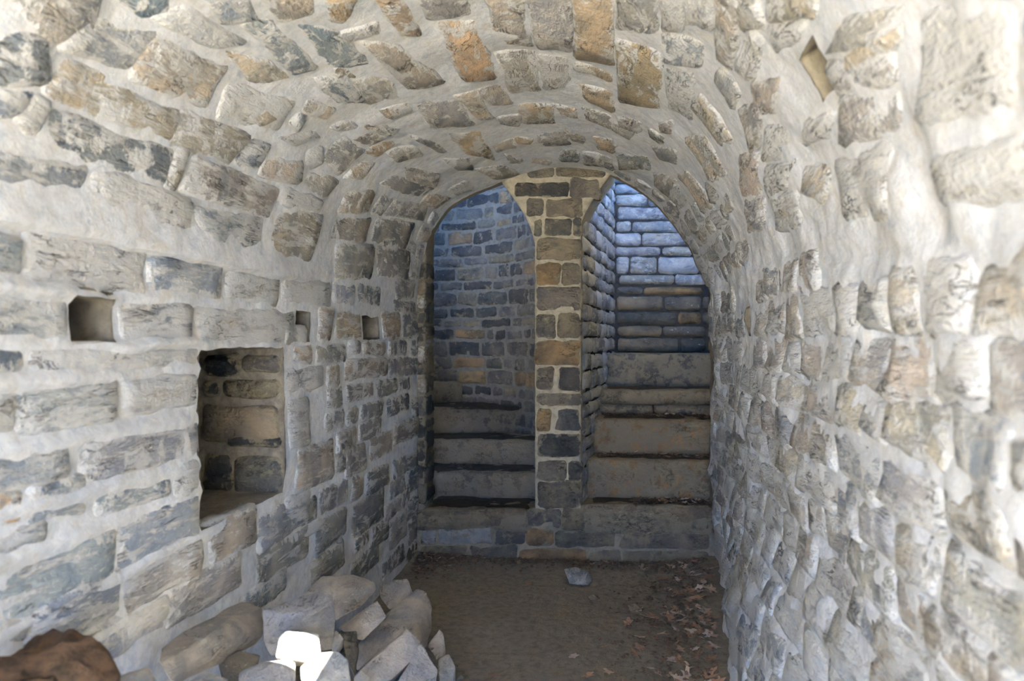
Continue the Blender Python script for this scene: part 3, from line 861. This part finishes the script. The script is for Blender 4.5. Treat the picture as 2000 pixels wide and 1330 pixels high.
stair_r = bpy.data.objects.new('straight_stair', None)
stair_r.location = (0.2, 5.6, 0.38)
C.objects.link(stair_r)
stair_r['label'] = 'straight stone steps littered with leaves climbing beside the blue lit wall'
stair_r['category'] = 'staircase'
stair_r['kind'] = 'structure'
step_of(stair_r, 'step', -0.22, 0.85, 5.47, 6.2, 0.36, 0.655, 'r', 31, -0.02, 0.05)
step_of(stair_r, 'step', -0.18, 0.85, 5.75, 6.5, 0.63, 0.915, 'r', 32)
step_of(stair_r, 'step', -0.14, 0.28, 6.12, 6.8, 0.89, 1.0, 'd', 33)
step_of(stair_r, 'step', 0.29, 0.85, 6.13, 6.8, 0.89, 1.0, 'd', 36)
step_of(stair_r, 'step', -0.14, 0.9, 6.10, 6.9, 1.0, 1.115, 'm', 34)
step_of(stair_r, 'step', -0.10, 0.9, 6.50, 7.1, 1.09, 1.39, 'd', 35)

# uneven near-black layer lying on the treads
M_TREAD = mortar_material('tread_layer', (0.055, 0.045, 0.033), (0.03, 0.025, 0.02), (0.075, 0.055, 0.035), 1.0)
def tread_layer(root, x0, x1, y0, y1, z, seed):
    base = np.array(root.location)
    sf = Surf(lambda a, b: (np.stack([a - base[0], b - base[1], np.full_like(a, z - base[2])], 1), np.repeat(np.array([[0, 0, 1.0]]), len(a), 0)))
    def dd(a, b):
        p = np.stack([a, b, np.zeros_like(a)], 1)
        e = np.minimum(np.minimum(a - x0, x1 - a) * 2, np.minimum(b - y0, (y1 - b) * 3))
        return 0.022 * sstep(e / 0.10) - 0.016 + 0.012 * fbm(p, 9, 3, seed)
    o = make_sheet('dark_layer', sf, np.arange(x0, x1 + 0.01, 0.03), np.arange(y0, y1 + 0.01, 0.02), [], dd, M_TREAD, root)
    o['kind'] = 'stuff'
tread_layer(stair_l, -1.36, -0.58, 5.24, 5.70, ZPL, 1)
tread_layer(stair_l, -1.70, -0.60, 5.66, 6.05, 0.515, 2)
tread_layer(stair_l, -1.70, -0.62, 6.01, 6.45, 0.71, 3)
tread_layer(stair_l, -1.80, -0.80, 6.36, 6.95, 0.935, 4)
tread_layer(stair_r, -0.20, 0.64, 5.24, 5.53, ZPR, 5)
tread_layer(stair_r, -0.16, 0.80, 5.50, 5.80, 0.655, 6)
tread_layer(stair_r, -0.14, 0.80, 5.78, 6.16, 0.915, 7)
tread_layer(stair_r, -0.12, 0.85, 6.14, 6.56, 1.115, 8)

# remaining shell of the two stair wells
def shell(name, x0, x1, y0, y1, z0, z1, mat, label, cat):
    return slab(name, x0, x1, y0, y1, z0, z1, mat, kind='structure', step=0.3, amp=0.0, label=label, cat=cat)
shell('wall_stair_right', 0.95, 1.10, 5.3, 7.2, 0.2, 3.05, M_MORTAR_DIM, 'dark side wall of the straight stair well', 'wall')
shell('wall_between_stairs', -0.50, -0.30, 5.62, 7.2, 0.2, 3.6, M_MORTAR_DIM, 'wall between the two stair wells', 'wall')
shell('wall_rear', -3.1, -1.60, 5.26, 5.40, 0.0, 2.9, M_MORTAR_DIM, 'rear of the niche wall facing the turning stair', 'wall')
shell('light_cut_roof', -3.1, -0.3, 4.85, 7.2, 3.88, 4.08, M_MORTAR_DIM, 'unseen slab over the turning stair, shaped to cut skylight', 'ceiling')  # front edge placed to keep skylight off the lower curved wall
shell('light_cut_roof.001', -0.3, 2.4, 4.8, 7.4, 4.0, 4.2, M_MORTAR_DIM, 'unseen slab over the straight stair, shaped to cut sun and skylight', 'ceiling')  # extended sideways to keep direct sun out of the well
shell('wall_between_stairs.001', -0.50, -0.30, 4.85, 7.2, 3.5, 4.5, M_MORTAR_DIM, 'unseen upstand added between the two stair roofs to block sun', 'wall')  # added out of view as a sun block for the wells
# spandrel closing the end of the vault above its soffit
keep = [i for i in range(len(PROF)) if S_SPR_L - 0.3 < SARC[i] < S_SPR_R + 0.3]
Vs, Fs = [], []
for i in keep:
    x, z = PROF[i] + NOR[i] * (float(base_tunnel(SARC[i:i + 1], np.array([5.21]))[0]) - 0.001)
    xo = x + (-0.3 if i == keep[0] else 0.3 if i == keep[-1] else 0)
    for yy in (5.205, 5.30): Vs += [(x, yy, z), (xo, yy, 2.80)]
for k in range(len(keep) - 1):
    a, b = 4 * k, 4 * k + 4
    Fs += [(a, b, b + 1, a + 1), (a + 2, a + 3, b + 3, b + 2), (a, a + 2, b + 2, b), (a + 1, b + 1, b + 3, a + 3)]
link('wall_spandrel', mesh('wall_spandrel', Vs, Fs, smooth=False), M_MORTAR_DIM, None, 'masonry closing the end of the vault above the stair openings', 'wall', kind='structure')
shell('light_cut_wall', -3.1, -0.4, 5.24, 5.36, 2.70, 3.08, M_MORTAR_DIM, 'unseen low wall added on the vault end to cut skylight', 'wall')  # added to set where skylight stops on the curved wall

# the masonry body round the vault: outer faces, terrace on top, entrance face
M_TERRACE = mortar_material('low_bounce_terrace', (0.13, 0.12, 0.07), (0.08, 0.075, 0.045), (0.10, 0.10, 0.05))  # unseen top made dark so less sunlight bounces into the wells
XO0, XO1, ZT = -2.3, 1.5, 2.80
shell('wall_outer_left', XO0 - 0.1, XO0, Y_IN, 5.26, -0.2, ZT, M_MORTAR_DIM, 'outer face of the masonry beyond the niche wall', 'wall')
shell('wall_outer_right', XO1, XO1 + 0.1, Y_IN, 5.26, -0.2, ZT, M_MORTAR_DIM, 'outer face of the masonry beyond the rough wall', 'wall')
shell('wall_outer_end', 0.66, 1.6, 5.24, 5.32, 0.0, ZT, M_MORTAR_DIM, 'end face of the masonry beside the straight stair', 'wall')
hx, hz = np.interp([SUNBEAM_HOLE[0], SUNBEAM_HOLE[1]], SARC, PROF[:, 0]), np.interp([SUNBEAM_HOLE[0], SUNBEAM_HOLE[1]], SARC, PROF[:, 1])
kx, ky = SUN_FROM.x / SUN_FROM.z, SUN_FROM.y / SUN_FROM.z
ex0 = min(hx[i] + kx * (ZT - hz[i]) for i in (0, 1)) - 0.03; ex1 = max(hx[i] + kx * (ZT + 0.08 - hz[i]) for i in (0, 1)) + 0.05
ey0 = SUNBEAM_HOLE[2] + ky * (ZT + 0.08 - min(hz)) - 0.05; ey1 = SUNBEAM_HOLE[3] + ky * (ZT - max(hz)) + 0.05
terrace = shell('ceiling_terrace', XO0 - 0.1, ex0, Y_IN, 5.26, ZT, ZT + 0.08, M_TERRACE, 'unseen terrace on top of the vault, darkened against bounce, with an added sunbeam hole', 'ceiling')
for r in ((ex1, XO1 + 0.1, Y_IN, 5.26), (ex0, ex1, Y_IN, ey0), (ex0, ex1, ey1, 5.26)):
    slab('slab', r[0], r[1], r[2], r[3], ZT, ZT + 0.08, M_TERRACE, terrace, step=0.3, amp=0.0)
Vs, Fs = [], []
n = len(PROF)
for i in range(n):
    x, z = PROF[i] - NOR[i] * 0.004
    f = SARC[i] / STOT
    if f < 0.30: xo, zo = XO0, -0.12 + (ZT + 0.12) * f / 0.30
    elif f < 0.70: xo, zo = XO0 + (XO1 - XO0) * (f - 0.30) / 0.40, ZT
    else: xo, zo = XO1, ZT - (ZT + 0.12) * (f - 0.70) / 0.30
    for yy in (Y_IN - 0.02, Y_IN + 0.10): Vs += [(x, yy, z), (xo, yy, zo)]
for k in range(n - 1):
    a, b = 4 * k, 4 * k + 4
    Fs += [(a, b, b + 1, a + 1), (a + 2, a + 3, b + 3, b + 2), (a, a + 2, b + 2, b), (a + 1, b + 1, b + 3, a + 3)]
link('wall_entrance', mesh('wall_entrance', Vs, Fs, smooth=False), M_MORTAR_DIM, None, 'entrance face of the passage with its open arch', 'wall', kind='structure')

# ------------------------------------------------------------------ loose stones
def hull(name, pts, code, label, cat='rock', mat=None, rough=0.009, bevel=0.006, seed=0, cuts=3, group='loose stones heaped against the niche wall'):
    bm = bmesh.new()
    for p in pts: bm.verts.new(tuple(p))
    r = bmesh.ops.convex_hull(bm, input=bm.verts)
    dele = [e for e in r['geom_interior'] + r['geom_unused'] if isinstance(e, bmesh.types.BMVert)]
    if dele: bmesh.ops.delete(bm, geom=list(set(dele)), context='VERTS')
    bmesh.ops.dissolve_limit(bm, angle_limit=math.radians(9), verts=bm.verts, edges=bm.edges)
    bmesh.ops.bevel(bm, geom=list(bm.edges), offset=bevel, segments=2, profile=0.6, affect='EDGES', clamp_overlap=True)
    bmesh.ops.triangulate(bm, faces=[f for f in bm.faces if len(f.verts) > 4])
    for _ in range(cuts):
        es = [e for e in bm.edges if e.calc_length() > 0.035]
        if not es: break
        bmesh.ops.subdivide_edges(bm, edges=es, cuts=1)
        bmesh.ops.triangulate(bm, faces=[f for f in bm.faces if len(f.verts) > 4])
    bm.normal_update()
    P = np.array([v.co for v in bm.verts]); N = np.array([v.normal for v in bm.verts])
    d = rough * fbm(P + seed * 3.3, 9, 3, seed) + rough * 0.5 * fbm(P + seed, 30, 2, seed + 9)
    P = P + N * d[:, None]
    c = P.mean(0); c[2] = P[:, 2].min()
    for v, p in zip(bm.verts, P - c): v.co = p
    me = bpy.data.meshes.new(name); bm.to_mesh(me); bm.free()
    me.polygons.foreach_set('use_smooth', [True] * len(me.polygons))
    if hasattr(me, 'set_sharp_from_angle'): me.set_sharp_from_angle(angle=math.radians(32))
    o = link(name, me, mat or M_ROCK, None, label, cat, group)
    o.location = c
    f = 1 + 0.2 * (random.Random(seed).random() - 0.5)
    if code: o.color = tuple(x * f for x in PAL[code][0]) + (PAL[code][1],)
    return o
def rock(front, back, code, label, name='rock', shift=(0, 0.0, 0), **kw):
    """front: visible corners (px, py, distance); back: offsets that carry a shrunken copy away from the camera"""
    F = np.array([at_t(*p) for p in front])
    c = F.mean(0)
    d = c - EYE; d[2] = 0; d /= np.linalg.norm(d)
    B = c + (F - c) * 0.86 + d * back + np.array([0, 0, -0.05])
    return hull(name, np.concatenate([F, B]), code, label, **kw)
RK = [
    ([(312, 1264, 2.22), (330, 1262, 2.28), (467, 1173, 2.86), (514, 1186, 2.80), (514, 1240, 2.66), (331, 1328, 2.10), (309, 1290, 2.12), (492, 1196, 2.72), (345, 1275, 2.16)], 0.04, 'q', 'long grey slab leaning along the foot of the niche wall', {}),
    ([(511, 1190, 2.62), (560, 1172, 2.72), (646, 1150, 2.80), (655, 1220, 2.70), (650, 1269, 2.66), (529, 1282, 2.52), (517, 1254, 2.55), (585, 1198, 2.60)], 0.16, 'q', 'big squared block with a pale broken face in the middle of the heap', {}),
    ([(588, 1166, 3.42), (629, 1126, 3.5), (690, 1124, 3.5), (731, 1137, 3.5), (734, 1152, 3.45), (702, 1188, 3.36), (656, 1212, 3.3), (690, 1150, 3.38)], 0.2, 'q', 'dark brown stone at the back of the heap against the wall', {}),
    ([(740, 1143, 3.66), (770, 1132, 3.72), (796, 1129, 3.72), (810, 1166, 3.64), (804, 1177, 3.6), (760, 1192, 3.56), (743, 1168, 3.6)], 0.16, 'q', 'rounded tan stone on top of the heap nearest the plinth', dict(bevel=0.02)),
    ([(656, 1227, 3.05), (700, 1195, 3.12), (737, 1172, 3.16), (756, 1204, 3.08), (708, 1252, 2.98), (686, 1246, 2.98), (684, 1224, 3.0)], 0.12, 'q', 'small angular stone wedged between squared block and long slab', {}),
    ([(700, 1256, 3.1), (759, 1196, 3.4), (815, 1149, 3.62), (833, 1158, 3.58), (844, 1186, 3.5), (844, 1229, 3.42), (833, 1262, 3.3), (800, 1228, 3.2), (695, 1310, 2.95)], 0.06, 'q', 'long dusty slab lying at the floor side of the heap', {}),
    ([(796, 1229, 2.98), (818, 1255, 2.95), (815, 1280, 2.90), (765, 1328, 2.78), (692, 1345, 2.72), (690, 1320, 2.76), (716, 1292, 2.86)], 0.05, 'q', 'flat pink-tan stone face in front of the long dusty slab', {}),
    ([(821, 1257, 2.92), (838, 1280, 2.9), (855, 1309, 2.86), (850, 1345, 2.8), (768, 1345, 2.74), (790, 1305, 2.82)], 0.03, 'q', 'pale flat triangular stone at the lower edge of the heap', {}),
    ([(835, 1262, 3.2), (858, 1226, 3.26), (867, 1236, 3.25), (871, 1280, 3.18), (852, 1292, 3.12)], 0.14, 'q', 'small upright tan stone beside the dusty slab on the floor', {}),
    ([(858, 1287, 3.06), (877, 1279, 3.1), (887, 1304, 3.05), (888, 1345, 2.98), (857, 1345, 2.94)], 0.14, 'g', 'small grey stone at the floor edge of the heap', {}),
    ([(545, 1240, 2.43), (566, 1231, 2.48), (598, 1229, 2.50), (625, 1236, 2.46), (627, 1276, 2.40), (604, 1292, 2.38), (539, 1284, 2.39)], 0.06, 'w', 'whitish cube of stone partly in dazzling sunlight', {}),
    ([(588, 1305, 2.30), (613, 1279, 2.34), (660, 1271, 2.36), (679, 1290, 2.33), (686, 1345, 2.26), (586, 1345, 2.24)], 0.11, 'g', 'rounded grey boulder at the lower frame edge with sunlit rim', dict(bevel=0.03)),
    ([(464, 1312, 2.22), (517, 1292, 2.28), (560, 1286, 2.29), (580, 1292, 2.28), (578, 1345, 2.20), (464, 1345, 2.16)], 0.09, 'q', 'sunlit grey-brown stone at the lower frame edge', dict(bevel=0.025)),
    ([(656, 1228, 2.82), (673, 1247, 2.80), (657, 1270, 2.76), (646, 1268, 2.76), (648, 1240, 2.80)], 0.04, 'w', 'thin pale splinter beside the squared block', {}),
    ([(666, 1234, 2.86), (697, 1230, 2.92), (701, 1266, 2.86), (692, 1318, 2.76), (676, 1290, 2.76)], 0.05, 'd', 'dark slaty stone standing between squared block and dusty slab', {}),
    ([(427, 1298, 2.42), (467, 1272, 2.5), (510, 1278, 2.52), (507, 1296, 2.48), (465, 1335, 2.36), (436, 1330, 2.36)], 0.06, 'd', 'dark blue-grey stone in the shadow under the leaning slab', {}),
    ([(360, 1334, 2.1), (402, 1313, 2.18), (442, 1330, 2.16), (440, 1350, 2.1), (362, 1350, 2.06)], 0.06, 'g', 'brown stone top peeping in below the leaning slab', {}),
    ([(212, 1332, 1.84), (290, 1301, 1.95), (304, 1330, 1.92), (300, 1350, 1.88), (214, 1350, 1.82)], 0.14, 'g', 'pale grey stone corner beside the rusty clod', {}),
    ([(690, 1322, 2.72), (706, 1307, 2.76), (724, 1322, 2.72), (716, 1340, 2.68), (694, 1340, 2.68)], 0.02, 'w', 'tiny wedge of pale stone before the pink-tan stone', {}),
]
for i, (fr, bk, cd, lb, kw) in enumerate(RK):
    rock(fr, bk, cd, lb, seed=i + 1, **kw)
rock([(-30, 1290, 1.62), (60, 1270, 1.68), (172, 1247, 1.78), (200, 1276, 1.76), (218, 1330, 1.70), (220, 1350, 1.68), (-30, 1350, 1.56), (150, 1290, 1.68)], 0.16, None,
     'rusty brown earthy block lying against the niche wall', name='clod', mat=M_CLOD, rough=0.045, bevel=0.012, seed=40, cuts=5)
rock([(1101, 1111, 4.74), (1125, 1106, 4.82), (1150, 1117, 4.80), (1157, 1134, 4.74), (1150, 1143, 4.69), (1111, 1139, 4.68)], 0.1, 'e', 'lone brown stone on the floor before the plinth', seed=41, group='loose stones on the floor')
# small stones on the dirt
for i, (px, py, r) in enumerate([(1160, 1168, 0.035), (1102, 1152, 0.018), (1240, 1190, 0.05), (905, 1312, 0.02), (890, 1298, 0.018), (900, 1322, 0.03), (1072, 1118, 0.022), (1255, 1208, 0.02), (940, 1290, 0.012), (1335, 1180, 0.02)]):
    d = ray(px, py); t = 1.5 / -d[2]; p = EYE + d * t
    z0 = floor_z(p[0], p[1])
    rr = random.Random(i)
    pts = [(p[0] + r * math.cos(k * 1.05) * rr.uniform(0.7, 1.2), p[1] + r * math.sin(k * 1.05) * rr.uniform(0.7, 1.2), z0 - 0.005 + (r * 0.5 if k % 2 else r * 0.15)) for k in range(6)] + [(p[0], p[1], z0 + r * 0.7), (p[0], p[1], z0 - r * 0.4)]
    hull('pebble', pts, 'm', 'small brown pebble lying loose on the dirt floor', 'pebble', rough=0.003, bevel=0.004, seed=60 + i, cuts=1, group='pebbles on the dirt floor')

# earth and rubble the heap rests on
def mound_h(x, y):
    p = np.stack([x, y, np.zeros_like(x)], 1)
    edge = np.interp(y, [0.9, 1.6, 2.2, 2.8, 3.3, 3.9, 4.4, 4.7], [0.1, 0.35, 0.50, 0.62, 0.62, 0.40, 0.16, 0.0])
    top = np.interp(y, [0.9, 1.6, 2.2, 2.8, 3.3, 3.9, 4.4, 4.7], [0.24, 0.38, 0.27, 0.17, 0.12, 0.07, 0.03, 0.0])
    k = 1 - np.clip((x + 1.40) / np.maximum(edge, 0.01), 0, 1)
    return top * sstep(k * 1.2) + 0.03 * fbm(p, 12, 3, 81) * (k > 0) - 0.04
make_sheet('rubble', fs, np.arange(-1.37, -0.7, 0.03), np.arange(0.9, 4.75, 0.03), [], mound_h, M_DIRT, kind='stuff', label='loose earth and rubble under the heap of stones', cat='rubble')

# ------------------------------------------------------------------ fallen leaves
def leaf_mesh(k):
    rr = random.Random(k)
    n = 11
    V = [(0, 0, 0.004)]
    for i in range(n):
        th = 2 * math.pi * i / n
        r = 1.0 if i % 2 == 0 else rr.uniform(0.45, 0.65)
        r *= rr.uniform(0.85, 1.1)
        x, y = r * math.cos(th) * 1.15, r * math.sin(th) * 0.75
        V.append((x, y, 0.25 * rr.uniform(-0.3, 1.0) * abs(y) + 0.12 * x * x))
    Fc = [(0, 1 + i, 1 + (i + 1) % n) for i in range(n)]
    m = len(V)
    V2 = V + [(x, y, z - 0.03) for x, y, z in V]
    F2 = Fc + [(a + m, c + m, b + m) for a, b, c in Fc] + [(1 + i, 1 + i + m, 1 + (i + 1) % n + m, 1 + (i + 1) % n) for i in range(n)]
    return mesh('leaf', V2, F2, smooth=False)
LEAFM = []
for k in range(8):
    me = leaf_mesh(k); me.materials.append(M_LEAF[k % 4]); LEAFM.append(me)
def foot_x(y): return 0.585 - 0.145 * float(sstep(np.array([(5.0 - y) / 1.7]))[0])
def leaf(x, y, z, r, label, group):
    o = bpy.data.objects.new('leaf', random.choice(LEAFM))
    o.location = (x, y, z)
    o.scale = (r, r, r)
    o.rotation_euler = (random.uniform(-0.35, 0.35), random.uniform(-0.35, 0.35), random.uniform(0, 6.28))
    C.objects.link(o)
    o['label'] = label; o['category'] = 'leaf'; o['group'] = group
for _ in range(150):
    y = random.uniform(3.0, 5.12); x = foot_x(y) - abs(random.gauss(0, 0.22))
    if x < -0.2: continue
    leaf(x, y, floor_z(x, y) + 0.010, random.uniform(0.020, 0.044), 'dry brown leaf on the floor along the rough wall', 'leaves along the rough wall')
for _ in range(26):
    x = -1.33 + abs(random.gauss(0, 0.12)); y = 5.12 - abs(random.gauss(0, 0.14))
    leaf(x, y, floor_z(x, y) + 0.012, random.uniform(0.016, 0.03), 'dry russet leaf in the floor corner below the turning stair', 'leaves in the plinth corner')
for _ in range(22):
    x = random.uniform(-1.1, 0.3); y = 5.14 - abs(random.gauss(0, 0.06))
    leaf(x, y, floor_z(x, y) + 0.010, random.uniform(0.012, 0.024), 'dry leaf at the foot of the plinth', 'leaves at the plinth foot')
for (x0, x1, y0, y1, z, n) in [(0.25, 0.62, 5.26, 5.44, ZPR, 26), (0.35, 0.66, 5.54, 5.72, 0.655, 16), (-0.1, 0.7, 5.66, 5.73, 0.655, 10), (0.3, 0.7, 5.85, 6.05, 0.915, 12), (0.0, 0.7, 6.98, 6.99, 1.39, 0)]:
    for _ in range(n):
        leaf(random.uniform(x0, x1), random.uniform(y0, y1), z + random.uniform(0.012, 0.03), random.uniform(0.014, 0.028), 'dry brown leaf lying on the straight stair', 'leaves on the straight stair')
for (px, py) in [(960, 1322), (1090, 1325), (1120, 1290), (1180, 1270), (1030, 1146), (870, 1130), (900, 1118)]:
    d = ray(px, py); t = 1.5 / -d[2]; p = EYE + d * t
    leaf(p[0], p[1], floor_z(p[0], p[1]) + 0.012, 0.03, 'single dry leaf out on the bare dirt floor', 'single leaves on the bare floor')

# crumbled leaf mould: too fine to count
def litter(name, boxes, label, seed):
    rr = random.Random(seed)
    V, Fc = [], []
    for (n, fx, fy, fz) in boxes:
        for _ in range(n):
            x, y = fx(rr), fy(rr)
            if y < 5.16: x = min(x, foot_x(y) - 0.25 * abs(rr.gauss(0, 1)) if x > 0.3 else x)
            z = fz(x, y) + rr.uniform(0.002, 0.02)
            r = rr.uniform(0.006, 0.016)
            ax = np.array([rr.gauss(0, 1), rr.gauss(0, 1), rr.gauss(0, 0.35)]); ax /= np.linalg.norm(ax)
            bx = np.cross(ax, [rr.gauss(0, 0.4), rr.gauss(0, 0.4), 1.0]); bx /= np.linalg.norm(bx)
            c = np.array([x, y, z]); k = len(V)
            up = np.array([0, 0, 0.003])
            V += [c + ax * r, c + bx * r * 0.7, c - ax * r, c - bx * r * 0.7, c + up, c - up]
            for i in range(4):
                Fc += [(k + i, k + (i + 1) % 4, k + 4), (k + (i + 1) % 4, k + i, k + 5)]
    return link(name, mesh(name, V, Fc, smooth=False), M_LITTER, None, label, 'leaf litter', kind='stuff')
litter('leaf_litter', [(1500, lambda r: 0.62 - abs(r.gauss(0, 0.24)), lambda r: r.uniform(2.6, 5.15), floor_z),
                       (500, lambda r: -1.34 + abs(r.gauss(0, 0.16)), lambda r: 5.14 - abs(r.gauss(0, 0.16)), floor_z),
                       (700, lambda r: r.uniform(-1.2, 0.6), lambda r: 5.15 - abs(r.gauss(0, 0.09)), floor_z)],
       'crumbled dark leaf mould along the floor edges', 5)
litter('leaf_litter', [(420, lambda r: r.uniform(0.1, 0.66), lambda r: r.uniform(5.24, 5.46), lambda x, y: ZPR),
                       (320, lambda r: r.uniform(-0.15, 0.7), lambda r: r.uniform(5.60, 5.74), lambda x, y: 0.655),
                       (320, lambda r: r.uniform(-0.1, 0.7), lambda r: r.uniform(5.95, 6.1), lambda x, y: 0.915),
                       (120, lambda r: r.uniform(-1.3, -1.1), lambda r: r.uniform(5.8, 5.95), lambda x, y: 0.515)],
       'crumbled dark leaf mould on the stone steps', 6)
